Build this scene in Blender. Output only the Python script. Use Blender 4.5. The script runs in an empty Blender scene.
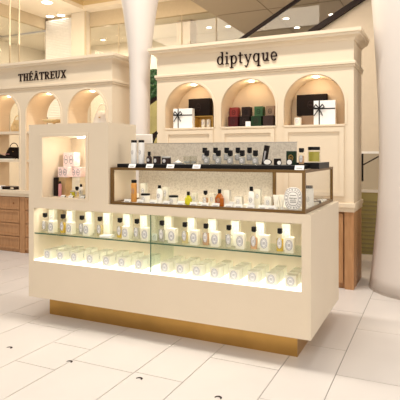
import bpy, bmesh, math, random
from mathutils import Vector, Matrix
random.seed(7)
PI = math.pi
C = bpy.context.scene.collection
scn = bpy.context.scene

# ------------------------------------------------------------------ camera
cam = bpy.data.cameras.new('camera'); camo = bpy.data.objects.new('camera', cam); C.objects.link(camo)
YAW = math.atan(235/500)
camo.location = (0, 0, 1.4); camo.rotation_euler = (PI/2, 0, YAW)
cam.lens = 45; cam.sensor_width = 36; cam.shift_y = -0.115; cam.clip_end = 200
scn.camera = camo
S_, C_ = math.sin(YAW), math.cos(YAW)
def wx(px, Y):
    """world x of the bearing px (in photo columns) on the real plane y = Y"""
    u = (px-200)/500
    return Y*(-S_+u*C_)/(C_+u*S_)

# ------------------------------------------------------------------ materials
MAT = {}
def pm(name, col, rough=.5, metal=0, emit=None, es=0, var=.03, scale=8, bump=0, spec=.5, coat=0):
    m = bpy.data.materials.new(name); m.use_nodes = True; nt = m.node_tree; n = nt.nodes
    b = n['Principled BSDF']
    b.inputs['Roughness'].default_value = rough; b.inputs['Metallic'].default_value = metal
    b.inputs['Specular IOR Level'].default_value = spec; b.inputs['Coat Weight'].default_value = coat
    tc = n.new('ShaderNodeTexCoord'); no = n.new('ShaderNodeTexNoise'); no.inputs['Scale'].default_value = scale
    no.inputs['Detail'].default_value = 3
    nt.links.new(tc.outputs['Object'], no.inputs['Vector'])
    r = n.new('ShaderNodeValToRGB')
    lo = [max(0, c*(1-var)) for c in col]; hi = [min(1, c*(1+var)) for c in col]
    r.color_ramp.elements[0].position = .3; r.color_ramp.elements[1].position = .7
    r.color_ramp.elements[0].color = (*lo, 1); r.color_ramp.elements[1].color = (*hi, 1)
    nt.links.new(no.outputs['Fac'], r.inputs['Fac']); nt.links.new(r.outputs['Color'], b.inputs['Base Color'])
    if bump:
        bp = n.new('ShaderNodeBump'); bp.inputs['Strength'].default_value = bump; bp.inputs['Distance'].default_value = .01
        nt.links.new(no.outputs['Fac'], bp.inputs['Height']); nt.links.new(bp.outputs['Normal'], b.inputs['Normal'])
    if emit:
        b.inputs['Emission Color'].default_value = (*emit, 1); b.inputs['Emission Strength'].default_value = es
    MAT[name] = m
    return m
def glassm(name, tint, refl=.06, rough=.02, k=.55):
    """thin clear or tinted glass: mostly see-through, fresnel reflection"""
    m = bpy.data.materials.new(name); m.use_nodes = True; nt = m.node_tree; n = nt.nodes; n.clear()
    out = n.new('ShaderNodeOutputMaterial'); t = n.new('ShaderNodeBsdfTransparent'); t.inputs['Color'].default_value = (*tint, 1)
    g = n.new('ShaderNodeBsdfGlossy'); g.inputs['Roughness'].default_value = rough
    lw = n.new('ShaderNodeLayerWeight'); lw.inputs['Blend'].default_value = .15
    ma = n.new('ShaderNodeMath'); ma.operation = 'MULTIPLY_ADD'; ma.inputs[1].default_value = k; ma.inputs[2].default_value = refl
    mx = n.new('ShaderNodeMixShader')
    nt.links.new(lw.outputs['Fresnel'], ma.inputs[0]); nt.links.new(ma.outputs[0], mx.inputs[0])
    nt.links.new(t.outputs[0], mx.inputs[1]); nt.links.new(g.outputs[0], mx.inputs[2]); nt.links.new(mx.outputs[0], out.inputs[0])
    MAT[name] = m
    return m
def milky(name, col, op=.5):
    """liquid or frosted glass seen as a coloured translucent body"""
    m = bpy.data.materials.new(name); m.use_nodes = True; nt = m.node_tree; n = nt.nodes; n.clear()
    out = n.new('ShaderNodeOutputMaterial'); t = n.new('ShaderNodeBsdfTransparent'); t.inputs['Color'].default_value = (*col, 1)
    b = n.new('ShaderNodeBsdfPrincipled'); b.inputs['Base Color'].default_value = (*col, 1); b.inputs['Roughness'].default_value = .1
    b.inputs['Specular IOR Level'].default_value = .6
    mx = n.new('ShaderNodeMixShader'); mx.inputs[0].default_value = op
    nt.links.new(t.outputs[0], mx.inputs[1]); nt.links.new(b.outputs[0], mx.inputs[2]); nt.links.new(mx.outputs[0], out.inputs[0])
    MAT[name] = m
    return m
def speckle(name, base, dark, scale=60):
    m = pm(name, base, .5, var=0); nt = m.node_tree; n = nt.nodes
    v = n.new('ShaderNodeTexNoise'); v.inputs['Scale'].default_value = scale; v.inputs['Detail'].default_value = 4; v.inputs['Roughness'].default_value = .8
    r = n.new('ShaderNodeValToRGB'); e = r.color_ramp.elements
    e[0].position = .36; e[0].color = (*dark, 1); e[1].position = .56; e[1].color = (*base, 1)
    tc = [x for x in n if x.type == 'TEX_COORD'][0]
    nt.links.new(tc.outputs['Object'], v.inputs['Vector']); nt.links.new(v.outputs['Fac'], r.inputs['Fac'])
    nt.links.new(r.outputs['Color'], n['Principled BSDF'].inputs['Base Color'])
    return m
def wood(name, a, b_):
    m = pm(name, a, .45, var=0); nt = m.node_tree; n = nt.nodes
    tc = [x for x in n if x.type == 'TEX_COORD'][0]
    mp = n.new('ShaderNodeMapping'); mp.inputs['Scale'].default_value = (14, 14, 1.5)
    v = n.new('ShaderNodeTexNoise'); v.inputs['Scale'].default_value = 3; v.inputs['Detail'].default_value = 6; v.inputs['Distortion'].default_value = .6
    r = n.new('ShaderNodeValToRGB'); e = r.color_ramp.elements
    e[0].position = .3; e[0].color = (*a, 1); e[1].position = .7; e[1].color = (*b_, 1)
    nt.links.new(tc.outputs['Object'], mp.inputs['Vector']); nt.links.new(mp.outputs[0], v.inputs['Vector'])
    nt.links.new(v.outputs['Fac'], r.inputs['Fac']); nt.links.new(r.outputs['Color'], n['Principled BSDF'].inputs['Base Color'])
    return m

pm('plaster', (.77,.655,.50), .45, var=.02, scale=2)             # island counter
pm('cab_paint', (.755,.635,.475), .5, var=.02, scale=2)            # cabinets
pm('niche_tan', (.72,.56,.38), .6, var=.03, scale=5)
pm('column_white', (.68,.62,.57), .4, var=.015, scale=1)
pm('tile', (.655,.605,.56), .32, var=.035, scale=1.6, spec=.3)
pm('grout', (.33,.29,.26), .8)
wood('oak', (.40,.20,.085), (.52,.28,.13))
wood('oak_dark', (.22,.09,.03), (.30,.13,.05))
pm('brass', (.50,.29,.085), .30, metal=.95, var=.12, scale=3)
pm('brass_frame', (.22,.125,.045), .35, metal=.7, var=.1, scale=6)
pm('black', (.006,.005,.005), .4, spec=.2)
pm('black_card', (.014,.008,.006), .6, spec=.15)
pm('sign_brown', (.022,.008,.006), .6, spec=.15)
pm('white_card', (.90,.88,.84), .5)
pm('cream_box', (.86,.82,.72), .5)
pm('ivory_box', (.84,.80,.66), .5)
pm('kraft', (.50,.33,.16), .6)
pm('rose_box', (.88,.70,.68), .5, var=.14, scale=60)
pm('grey_ink', (.24,.22,.24), .6)
pm('soft_ink', (.42,.40,.40), .6)
pm('red', (.33,.035,.03), .4); pm('dark_red', (.06,.007,.008), .5, spec=.2); pm('dark_green', (.012,.035,.014), .5, spec=.2); pm('green', (.05,.16,.05), .4)
pm('dark_brown', (.04,.022,.018), .5, spec=.2); pm('taupe', (.42,.28,.18), .5); pm('gold', (.60,.38,.10), .35, metal=.5)
pm('steel', (.55,.50,.45), .3, metal=.8)
pm('lamp', (1,1,1), .5, emit=(1,.90,.72), es=7)
pm('ceil_lamp', (1,1,1), .5, emit=(1,.93,.8), es=6)
pm('niche_light', (1,1,1), .5, emit=(.98,1,.86), es=.95)
glassm('glass', (.985,.985,.97), .015, k=.22); glassm('shelf_glass', (.94,.975,.935), .03, k=.3); glassm('shop_glass', (.93,.92,.88), .03, .03, k=.3)
glassm('clear_plastic', (.95,.95,.93), .03, k=.25)
pm('glass_edge', (.03,.10,.06), .2)
speckle('screen', (.76,.68,.56), (.56,.48,.38), 70)
milky('liq_clear', (.90,.88,.78), .35); milky('liq_yellow', (.92,.72,.12), .55); milky('liq_pale', (.92,.82,.48), .45)
milky('liq_amber', (.55,.15,.012), .7); milky('liq_rose', (.90,.66,.42), .45); milky('liq_lime', (.78,.74,.05), .6); milky('wax_olive', (.62,.56,.12), .7)
milky('frost', (.66,.66,.63), .7)
pm('orange_plastic', (.58,.27,.06), .35)
pm('ceiling_w', (.84,.74,.59), .7, var=.02, scale=.5)
pm('fascia', (.56,.45,.30), .7)
pm('coffer', (.62,.47,.24), .7)
pm('slab', (.50,.42,.32), .7, var=.03, scale=.4)
pm('slab_joint', (.24,.19,.13), .7)
pm('far_wall', (.74,.66,.54), .7, var=.04, scale=.6)
pm('shop_inside', (.80,.75,.66), .7, var=.05, scale=.5)
pm('rose_wall', (.78,.66,.56), .7); pm('blind', (.86,.82,.76), .5)
pm('olive', (.37,.33,.13), .5, var=.15, scale=3)
pm('olive_slat', (.27,.24,.11), .5)
pm('dark_rail', (.018,.008,.006), .5, spec=.2)
pm('truss', (.68,.58,.45), .6, var=.02)
pm('leaf', (.018,.085,.018), .6, var=.5, scale=9)
pm('straw', (.72,.54,.28), .7, var=.1, scale=30)
pm('leather_white', (.84,.78,.70), .4)
pm('pink_purse', (.60,.26,.28), .5)

# ------------------------------------------------------------------ mesh helpers
class MB:
    def __init__(s): s.bm = bmesh.new()
    def box(s, x0, x1, y0, y1, z0, z1):
        v = [s.bm.verts.new((x, y, z)) for z in (z0, z1) for (x, y) in ((x0,y0),(x1,y0),(x1,y1),(x0,y1))]
        for f in ((3,2,1,0),(4,5,6,7),(0,1,5,4),(1,2,6,5),(2,3,7,6),(3,0,4,7)): s.bm.faces.new([v[i] for i in f])
        return v
    def prism(s, pts, a, b, axis='y'):
        """2-D outline swept between a and b along an axis"""
        def P(p, t):
            return {'y': (p[0], t, p[1]), 'x': (t, p[0], p[1]), 'z': (p[0], p[1], t)}[axis]
        A = [s.bm.verts.new(P(p, a)) for p in pts]; B = [s.bm.verts.new(P(p, b)) for p in pts]
        n = len(pts)
        s.bm.faces.new(A); s.bm.faces.new(B[::-1])
        for i in range(n): s.bm.faces.new((A[i], B[i], B[(i+1)%n], A[(i+1)%n]))
        return A+B
    def lathe(s, prof, cx=0, cy=0, n=20, sx=1, sy=1):
        rings = []
        for r, z in prof:
            rings.append([s.bm.verts.new((cx+sx*r*math.cos(2*PI*k/n), cy+sy*r*math.sin(2*PI*k/n), z)) for k in range(n)])
        for A, B in zip(rings, rings[1:]):
            for k in range(n): s.bm.faces.new((A[k], A[(k+1)%n], B[(k+1)%n], B[k]))
        s.bm.faces.new(rings[0][::-1]); s.bm.faces.new(rings[-1])
        return [v for r in rings for v in r]
    def tube(s, p, q, r, n=8):
        p, q = Vector(p), Vector(q); d = (q-p).normalized(); a = d.orthogonal().normalized(); b = d.cross(a)
        R = [[s.bm.verts.new(c + r*(a*math.cos(2*PI*k/n)+b*math.sin(2*PI*k/n))) for k in range(n)] for c in (p, q)]
        for k in range(n): s.bm.faces.new((R[0][k], R[0][(k+1)%n], R[1][(k+1)%n], R[1][k]))
        s.bm.faces.new(R[0][::-1]); s.bm.faces.new(R[1])
    def ring(s, cx, cz, rx, rz, tx, tz, y0, y1, a0=0, a1=2*PI, n=28):
        """flat elliptical band in the xz plane, thickness tx at the sides and tz at top and bottom"""
        full = abs(a1-a0-2*PI) < 1e-6
        N = n if full else n+1
        V = []
        for k in range(N):
            t = a0+(a1-a0)*k/n; c, si = math.cos(t), math.sin(t)
            V.append([s.bm.verts.new(q) for q in ((cx+rx*c, y0, cz+rz*si), (cx+(rx-tx)*c, y0, cz+(rz-tz)*si), (cx+(rx-tx)*c, y1, cz+(rz-tz)*si), (cx+rx*c, y1, cz+rz*si))])
        for k in range(n):
            A, B = V[k], V[(k+1) % N]
            for i in range(4): s.bm.faces.new((A[i], B[i], B[(i+1)%4], A[(i+1)%4]))
        if not full:
            s.bm.faces.new(V[0]); s.bm.faces.new(V[-1][::-1])
    def mesh(s, name, mat, bev=0, seg=2, smooth=False):
        bmesh.ops.recalc_face_normals(s.bm, faces=s.bm.faces)
        if bev:
            bmesh.ops.bevel(s.bm, geom=[e for e in s.bm.edges if len(e.link_faces) == 2 and e.calc_face_angle(0) > .6], offset=bev, segments=seg, affect='EDGES', profile=.5)
        me = bpy.data.meshes.new(name); s.bm.to_mesh(me); s.bm.free()
        me.materials.append(MAT[mat])
        if smooth:
            for p in me.polygons: p.use_smooth = True
        return me
    def build(s, name, mat, parent=None, bev=0, seg=2, smooth=False):
        o = bpy.data.objects.new(name, s.mesh(name, mat, bev, seg, smooth)); C.objects.link(o)
        if parent: o.parent = parent
        return o
def thing(name, label, cat, loc=(0,0,0), rz=0, group=None):
    o = bpy.data.objects.new(name, None); o.empty_display_size = .05; C.objects.link(o)
    o.location = loc; o.rotation_euler = (0, 0, rz)
    return tag(o, label, cat, group)
def tag(o, label, cat, group=None, kind=None):
    o['label'] = label; o['category'] = cat
    if group: o['group'] = group
    if kind: o['kind'] = kind
    return o
def struct(mb, name, mat, bev=0):
    o = mb.build(name, mat, bev=bev); o['kind'] = 'structure'; return o
def copy_tree(o, parent=None):
    c = o.copy(); C.objects.link(c); c.parent = parent
    for ch in list(o.children): copy_tree(ch, c)
    return c
class Kind:
    """first placing moves the prototype itself, later ones copy it"""
    def __init__(s, maker): s.maker = maker; s.proto = None
    def put(s, loc, label, cat, group=None, rz=0, sc=None, tilt=None):
        if s.proto is None: o = s.proto = s.maker()
        else: o = copy_tree(s.proto)
        o.location = loc; o.rotation_euler = (tilt or 0, 0, rz)
        o.scale = sc or (1, 1, 1)
        return tag(o, label, cat, group)

# ------------------------------------------------------------------ lettering (own serif glyphs, 1 unit = x-height)
def ln(m, x0, z0, x1, z1, w, D):
    d = Vector((x1-x0, z1-z0)).normalized()
    hx = w/2/max(.2, abs(d.y))
    m.prism([(x0-hx, z0), (x0+hx, z0), (x1+hx, z1), (x1-hx, z1)], 0, D)
def glyph(ch, D):
    m = MB(); b = lambda x0, x1, z0, z1: m.box(x0, x1, 0, D, z0, z1); w = 1
    if ch == 'd':
        m.ring(.46,.5,.44,.52,.19,.10,0,D); b(.70,.89,0,1.5); b(.55,.70,1.42,1.5); b(.89,1.0,0,.08); w = 1.02
    elif ch == 'i':
        b(.16,.35,0,.98); b(.02,.16,.88,.98); b(0,.52,0,.09); m.ring(.255,1.32,.13,.13,.129,.129,0,D); w = .52
    elif ch == 'p':
        b(.14,.33,-.5,.98); b(0,.14,.88,.98); b(0,.48,-.5,-.41); m.ring(.56,.5,.44,.52,.19,.10,0,D); w = 1.02
    elif ch == 'q':
        m.ring(.46,.5,.44,.52,.19,.10,0,D); b(.70,.89,-.5,.98); b(.55,1.04,-.5,-.41); w = 1.04
    elif ch == 't':
        b(.17,.36,.12,1.28); b(0,.62,.88,.98); m.ring(.40,.20,.23,.22,.19,.10,0,D,PI,PI*1.8); w = .66
    elif ch == 'y':
        ln(m,.14,.98,.54,.02,.17,D); ln(m,.90,.98,.42,-.3,.09,D); b(0,.34,.90,.98); b(.70,1.02,.90,.98); m.ring(.26,-.30,.20,.20,.10,.13,0,D,PI,2*PI); w = 1.02
    elif ch == 'u':
        b(.13,.32,.36,.98); b(0,.13,.88,.98); m.ring(.44,.36,.31,.38,.19,.13,0,D,PI,2*PI); b(.68,.87,0,.98); b(.56,.68,.88,.98); b(.87,1.0,0,.08); w = 1.02
    elif ch == 'e':
        m.ring(.44,.5,.43,.52,.18,.10,0,D,0,PI*1.78); b(.16,.86,.44,.54); w = .92
    elif ch == 'T':
        b(.46,.66,0,1.4); b(0,1.12,1.29,1.4); b(0,.08,1.08,1.29); b(1.04,1.12,1.08,1.29); b(.30,.82,0,.08); w = 1.14
    elif ch == 'H':
        b(.16,.36,0,1.4); b(.90,1.10,0,1.4); b(.36,.90,.66,.76)
        for x in (0,.74): b(x,x+.52,0,.08); b(x,x+.52,1.32,1.4)
        w = 1.28
    elif ch in 'EÉ':
        b(.16,.36,0,1.4); b(0,1.0,0,.1); b(0,.98,1.3,1.4); b(.36,.76,.66,.76); b(.92,1.0,.1,.34); b(.90,.98,1.08,1.3); b(.70,.77,.54,.88); w = 1.04
        if ch == 'É': ln(m,.42,1.50,.68,1.76,.12,D)
    elif ch in 'AÂ':
        ln(m,.22,.04,.66,1.4,.09,D); ln(m,1.10,.04,.66,1.4,.20,D); b(.36,.98,.44,.53); b(0,.42,0,.08); b(.86,1.34,0,.08); w = 1.36
        if ch == 'Â': ln(m,.44,1.5,.66,1.74,.09,D); ln(m,.88,1.5,.66,1.74,.09,D)
    elif ch == 'R':
        b(.16,.36,0,1.4); b(0,.50,0,.08); b(0,.6,1.31,1.4); b(.36,.6,.66,.75); m.ring(.58,1.03,.40,.37,.2,.09,0,D,-PI/2,PI/2); ln(m,1.08,.0,.62,.70,.2,D); b(.92,1.26,0,.08); w = 1.26
    elif ch == 'U':
        b(.16,.36,.45,1.4); b(.92,1.02,.45,1.4); m.ring(.59,.46,.43,.48,.19,.12,0,D,PI,2*PI); b(0,.52,1.32,1.4); b(.78,1.18,1.32,1.4); w = 1.2
    elif ch == 'X':
        ln(m,1.08,.04,.24,1.36,.2,D); ln(m,.22,.04,1.06,1.36,.09,D)
        for x in (0,.78): b(x,x+.48,0,.08); b(x,x+.48,1.32,1.4)
        w = 1.26
    return m, w
def word(root, text, width, unit, mat, D, y=0, gap=.12, align='left', oneobj=None):
    """letters as children of root, reading along +x on the plane facing -y"""
    gs = [glyph(ch, D) for ch in text]
    tot = sum(w for _, w in gs)+gap*(len(gs)-1)
    sx = width/tot; x = 0
    for m, w in gs:
        for v in m.bm.verts: v.co = Vector(((v.co.x+x)*sx, v.co.y+y, v.co.z*unit))
        m.build('letter', mat, root)
        x += w+gap

# ------------------------------------------------------------------ SETTING: floor
f = MB(); f.box(-20, 8, -2, 22, -.06, -.004); struct(f, 'floor_bed', 'grout').name = 'floor'
strips = []
x = -0.57; k = 0
lefts = []
xx = 4.41      # walk the alternating .345 / .485 m tile courses
edges = [-.57-.83*j for j in range(-6, 19)]
t = MB(); g = .0028
offs = {(0,'a'):3.24,(1,'b'):2.742,(1,'a'):3.145,(2,'b'):2.73,(2,'a'):2.71,(3,'b'):2.534,(3,'a'):3.15}
for j in range(-5, 19):
    r = -.57-.83*(j-1)
    for kind_, x0, x1 in (('b', r-.345, r), ('a', r-.83, r-.345)):
        o = offs.get((j, kind_), random.random()*.92)
        n0 = int((-1.5-o)/.92)-1
        y = o+.92*n0
        while y < 20:
            y0, y1 = y, y+.92
            if (j, kind_) == (3, 'b') and 2.4 < y0 < 3: 
                t.box(x0+g, x1-g, y0+g, y0+.37-g, -.02, 0); t.box(x0+g, x1-g, y0+.37+g, y1-g, -.02, 0)
            else: t.box(x0+g, x1-g, y0+g, y1-g, -.02, 0)
            y += .92
tl = t.build('floor_tiles', 'tile'); tl.name = 'floor_tiles'; tl.parent = bpy.data.objects['floor']

# floor markers (dark crescents set in the tiles)
for x, y, lab in ((-2.782,2.679,'small dark crescent mark on the floor tiles, farthest left of the four'),
                  (-2.229,2.671,'small dark crescent mark on the floor, second from the left of the four'),
                  (-1.667,2.654,'small dark crescent mark on the floor, third from the left of the four'),
                  (-1.127,2.640,'small dark crescent mark on the floor, farthest right and nearest of the four')):
    m = MB(); n = 14; V = []
    for k in range(n+1):
        a = -.3+PI*1.15*k/n; w = .004+.006*math.sin(PI*k/n)
        for rr, z in ((.022-w, .0004), (.022+w, .0004), (.022+w, .0016), (.022-w, .0016)):
            V.append(m.bm.verts.new((rr*math.cos(a), rr*math.sin(a), z)))
    for k in range(n):
        for i in range(4): m.bm.faces.new((V[4*k+i], V[4*k+4+i], V[4*k+4+(i+1)%4], V[4*k+(i+1)%4]))
    m.bm.faces.new(V[:4]); m.bm.faces.new(V[-4:][::-1])
    o = m.build('floor_marker', 'sign_brown'); o.scale = (.8,.8,1); o.location = (x, y, 0); tag(o, lab, 'floor mark', 'floor marks')

# ------------------------------------------------------------------ ISLAND COUNTER
X0, X1, Y0, Y1 = -3.177, -.738, 3.281, 4.328
YB = 3.66
isl = thing('display_counter', 'cream plaster island counter with lit glass niche, raised left tower and brass plinth', 'display counter', ((X0+X1)/2, (Y0+Y1)/2, 0))
cx, cy = (X0+X1)/2, (Y0+Y1)/2
def loc(mb):
    for v in mb.bm.verts: v.co.x -= cx; v.co.y -= cy
    return mb
b = MB()
b.box(X0, X1, Y0, Y1, .173, .485)
b.box(X0, X1, Y0, Y1, .937, 1.0)
b.box(X0, -3.122, Y0, Y1, .485, .937); b.box(-.800, X1, Y0, Y1, .485, .937)
b.box(-3.122, -.800, YB, Y1, .485, .937)
loc(b).build('body', 'plaster', isl)
b = MB()
TX = -2.349
b.box(X0, -3.018, Y0, 3.69, 1.0, 1.652); b.box(-2.565, TX, Y0, 3.69, 1.0, 1.652)
b.box(-3.018, -2.565, Y0, 3.69, 1.0, 1.035); b.box(-3.018, -2.565, Y0, 3.69, 1.545, 1.652)
b.box(-3.018, -2.565, 3.65, 3.69, 1.035, 1.545)
loc(b).build('tower', 'plaster', isl)
b = MB(); w = .026
for a in ((-3.018-w, -2.565+w, 1.545, 1.545+w), (-3.018-w, -2.565+w, 1.035-w*.6, 1.035), (-3.018-w, -3.018, 1.035, 1.545), (-2.565, -2.565+w, 1.035, 1.545)):
    b.box(a[0], a[1], Y0-.010, Y0, a[2], a[3])
loc(b).build('window_moulding', 'plaster', isl, bev=.003)
b = MB(); b.box(-3.055, -.858, 3.405, 4.20, 0, .173); loc(b).build('plinth', 'brass', isl)
b = MB(); b.box(-3.120, -.802, Y0+.004, YB-.002, .485, .497); loc(b).build('light_panel', 'niche_light', isl)
for a, bb in ((-3.120, -1.966), (-1.958, -.802)):
    b = MB(); b.box(a, bb, Y0+.012, YB-.002, .716, .724); sh = loc(b).build('glass_shelf', 'shelf_glass', isl)
    b = MB(); b.box(a, bb, Y0+.008, Y0+.012, .7155, .7245); loc(b).build('shelf_edge', 'glass_edge', sh)
b = MB(); b.box(-1.966, -1.958, Y0+.012, YB-.002, .497, .935); dv = loc(b).build('glass_divider', 'shelf_glass', isl)
b = MB(); b.box(-1.9655, -1.9585, Y0+.008, Y0+.012, .497, .935); loc(b).build('divider_edge', 'glass_edge', dv)
b = MB(); b.lathe([(.028, 1.535), (.028, 1.543)], -2.76, 3.46); loc(b).build('downlight', 'lamp', isl)

# ------------------------------------------------------------------ GLASS CASE on the counter
CX0, CX1, CY0, CY1, CZ0, CZ1 = -2.341, -.780, 3.303, 4.305, 1.001, 1.293
case = thing('glass_case', 'brass framed glass display case standing on the low part of the island counter', 'display case', ((CX0+CX1)/2, (CY0+CY1)/2, CZ0))
ccx, ccy = (CX0+CX1)/2, (CY0+CY1)/2
def cl(mb):
    for v in mb.bm.verts: v.co -= Vector((ccx, ccy, CZ0))
    return mb
w = .022; b = MB()
for z0 in (CZ0, CZ1-.020):
    z1 = z0+.020
    b.box(CX0, CX1, CY0, CY0+w, z0, z1); b.box(CX0, CX1, CY1-w, CY1, z0, z1)
    b.box(CX0, CX0+w, CY0+w, CY1-w, z0, z1); b.box(CX1-w, CX1, CY0+w, CY1-w, z0, z1)
for x in (CX0, CX1-w):
    for y in (CY0, CY1-w): b.box(x, x+w, y, y+w, CZ0+.020, CZ1-.020)
b.box(-1.117, -1.093, 3.672, 3.690, CZ0, CZ1-.02)
cl(b).build('frame', 'brass_frame', case)
b = MB(); b.box(CX0+w, CX1-w, CY0+w, CY1-w, CZ0+.001, CZ0+.010); cl(b).build('case_floor', 'cream_box', case)
b = MB(); b.box(CX0+w, CX1-w, CY0+w, CY1-w, CZ1-.008, CZ1-.001); cl(b).build('glass_top', 'glass', case)
b = MB(); b.box(CX1-.010, CX1-.006, CY0+w, CY1-w, CZ0+.020, CZ1-.020); cl(b).build('glass_side', 'glass', case)
b = MB(); b.box(CX0+.02, -1.116, 3.692, 3.704, CZ0+.011, CZ1-.010); cl(b).build('back_screen', 'screen', case)
scr = MB(); scr.box(-2.335, -.935, 3.692, 3.700, CZ1+.001, 1.486)
so = scr.build('backdrop_screen', 'screen'); tag(so, 'long grey speckled screen standing upright on the case behind the black capped bottles', 'screen')
so.location = (0,0,0)
b = MB(); b.box(-2.337, -.933, 3.690, 3.702, 1.486, 1.492); b.build('edge_strip', 'steel', so)

# ------------------------------------------------------------------ CABINETS WITH ARCHES
def arch_front(m, x0, x1, z0, ztop, arches, zsill, r, zs, y0, y1):
    xs = [x0]
    for c in arches: xs += [c-r, c+r]
    xs.append(x1)
    for i in range(0, len(xs), 2): m.box(xs[i], xs[i+1], y0, y1, z0, ztop)
    for c in arches:
        if zsill > z0: m.box(c-r, c+r, y0, y1, z0, zsill)
        n = 24
        for k in range(n):
            a0, a1 = PI-PI*k/n, PI-PI*(k+1)/n
            p0 = (c+r*math.cos(a0), zs+r*math.sin(a0)); p1 = (c+r*math.cos(a1), zs+r*math.sin(a1))
            m.prism([p0, p1, (p1[0], ztop), (p0[0], ztop)], y0, y1)
    bmesh.ops.remove_doubles(m.bm, verts=m.bm.verts, dist=.0004)
def cabinet_top(root, x0, x1, y0, y1, px, py):
    """frieze with mouldings and flared cornice as separate parts"""
    def sh(mb):
        for v in mb.bm.verts: v.co -= Vector((px, py, 0))
        return mb
    b = MB(); b.box(x0, x1, y0, y1, 2.30, 2.60); sh(b).build('frieze', 'cab_paint', root)
    b = MB(); b.box(x0-.014, x1+.014, y0-.016, y1+.01, 2.305, 2.328); b.box(x0-.022, x1+.022, y0-.030, y1+.01, 2.328, 2.362)
    sh(b).build('lower_moulding', 'cab_paint', root, bev=.006)
    b = MB(); prof = [(0,2.578),(.010,2.578),(.014,2.590),(.030,2.606),(.058,2.618),(.070,2.622),(.070,2.642),(.085,2.652),(.085,2.687),(0,2.687)]
    R = []
    for d, z in prof:
        R.append([b.bm.verts.new(q) for q in ((x0-d, y1, z), (x0-d, y0-d, z), (x1+d, y0-d, z), (x1+d, y1, z))])
    for A, B in zip(R, R[1:]):
        for i in range(3): b.bm.faces.new((A[i], A[i+1], B[i+1], B[i]))
    b.bm.faces.new(R[-1])
    b.bm.faces.new([r[0] for r in R]); b.bm.faces.new([r[3] for r in R][::-1]); 
    sh(b).build('cornice', 'cab_paint', root)

# --- right cabinet
dx0, dx1, dy0, dy1 = -3.089, -.757, 5.332, 5.93
dip = thing('arched_wall_cabinet', 'cream cabinet with three backed arch niches behind the glass case, dark lowercase sign above', 'cabinet', ((dx0+dx1)/2, 5.63, 0))
dpx, dpy = (dx0+dx1)/2, 5.63
def dl(mb):
    for v in mb.bm.verts: v.co -= Vector((dpx, dpy, 0))
    return mb
AR = [-2.650, -1.912, -1.170]; RR = .325
b = MB(); arch_front(b, dx0, dx1, .89, 2.30, AR, 1.712, RR, 1.925, dy0, 5.66); dl(b).build('body', 'cab_paint', dip)
b = MB(); b.box(dx0, dx1, 5.672, dy1, .89, 2.299); dl(b).build('carcass', 'cab_paint', dip)
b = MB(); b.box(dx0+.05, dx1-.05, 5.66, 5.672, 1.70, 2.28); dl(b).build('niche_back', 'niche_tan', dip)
cabinet_top(dip, dx0, dx1, dy0, dy1, dpx, dpy)
for c in AR:
    b = MB()                       # raised arch edging
    b.ring(c, 1.925, RR+.022, RR+.022, .022, .022, dy0-.008, dy0, 0, PI, 28)
    b.box(c-RR-.022, c-RR, dy0-.008, dy0, 1.712, 1.925); b.box(c+RR, c+RR+.022, dy0-.008, dy0, 1.712, 1.925)
    dl(b).build('arch_trim', 'cab_paint', dip)
    b = MB(); b.box(c-RR, c+RR, dy0-.016, dy0, 1.690, 1.712); dl(b).build('sill', 'cab_paint', dip, bev=.003)
    # lining of the niche
    b = MB(); n = 24; q = []
    for k in range(n+1):
        a = PI-PI*k/n; q.append((c+(RR-.003)*math.cos(a), 1.925+(RR-.003)*math.sin(a)))
    q = [(c-RR+.003, 1.713)]+q+[(c+RR-.003, 1.713)]
    A = [b.bm.verts.new((x, dy0+.012, z)) for x, z in q]; B = [b.bm.verts.new((x, 5.659, z)) for x, z in q]
    A2 = [b.bm.verts.new((x+(.002 if x < c else -.002), dy0+.012, z-.002)) for x, z in q]; B2 = [b.bm.verts.new((x+(.002 if x < c else -.002), 5.659, z-.002)) for x, z in q]
    for i in range(len(q)-1):
        b.bm.faces.new((A[i], A[i+1], B[i+1], B[i])); b.bm.faces.new((A2[i], B2[i], B2[i+1], A2[i+1])); b.bm.faces.new((A[i], A2[i], A2[i+1], A[i+1]))
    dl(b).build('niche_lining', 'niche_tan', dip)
    b = MB(); b.lathe([(.030, 2.232), (.034, 2.244)], c, dy0+.13); dl(b).build('downlight', 'lamp', dip)
    # panelled door below
    d = MB(); a0, a1 = c-RR+.008, c+RR-.008
    fw = .045
    d.box(a0, a1, dy0-.006, dy0, .96, 1.678)
    d.box(a0, a1, dy0-.022, dy0-.006, 1.678-fw, 1.678); d.box(a0, a1, dy0-.022, dy0-.006, .96, .96+fw)
    d.box(a0, a0+fw, dy0-.022, dy0-.006, .96+fw, 1.678-fw); d.box(a1-fw, a1, dy0-.022, dy0-.006, .96+fw, 1.678-fw)
    dl(d).build('panel_door', 'cab_paint', dip)
b = MB(); b.box(dx0-.02, dx1+.02, dy0-.04, dy1, .845, .89); b.box(dx0-.01, dx1+.01, dy0-.025, dy1, .80, .845); dl(b).build('ledge', 'cab_paint', dip, bev=.004)
b = MB(); b.box(dx0, dx0+.09, dy0-.01, dy1, 0, .80); b.box(dx1-.09, dx1, dy0-.01, dy1, 0, .80); b.box(dx0+.09, dx1-.09, dy0+.03, dy1, 0, .80)
dl(b).build('wooden_base', 'oak', dip)
for i in range(3):
    a0 = dx0+.10+i*.712; a1 = a0+.70
    d = MB(); d.box(a0, a1, dy0+.008, dy0+.03, .06, .78)
    for q in ((a0, a1, .72, .78), (a0, a1, .06, .12), (a0, a0+.06, .12, .72), (a1-.06, a1, .12, .72)): d.box(q[0], q[1], dy0-.004, dy0+.008, q[2], q[3])
    dl(d).build('wooden_door', 'oak', dip)

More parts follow.
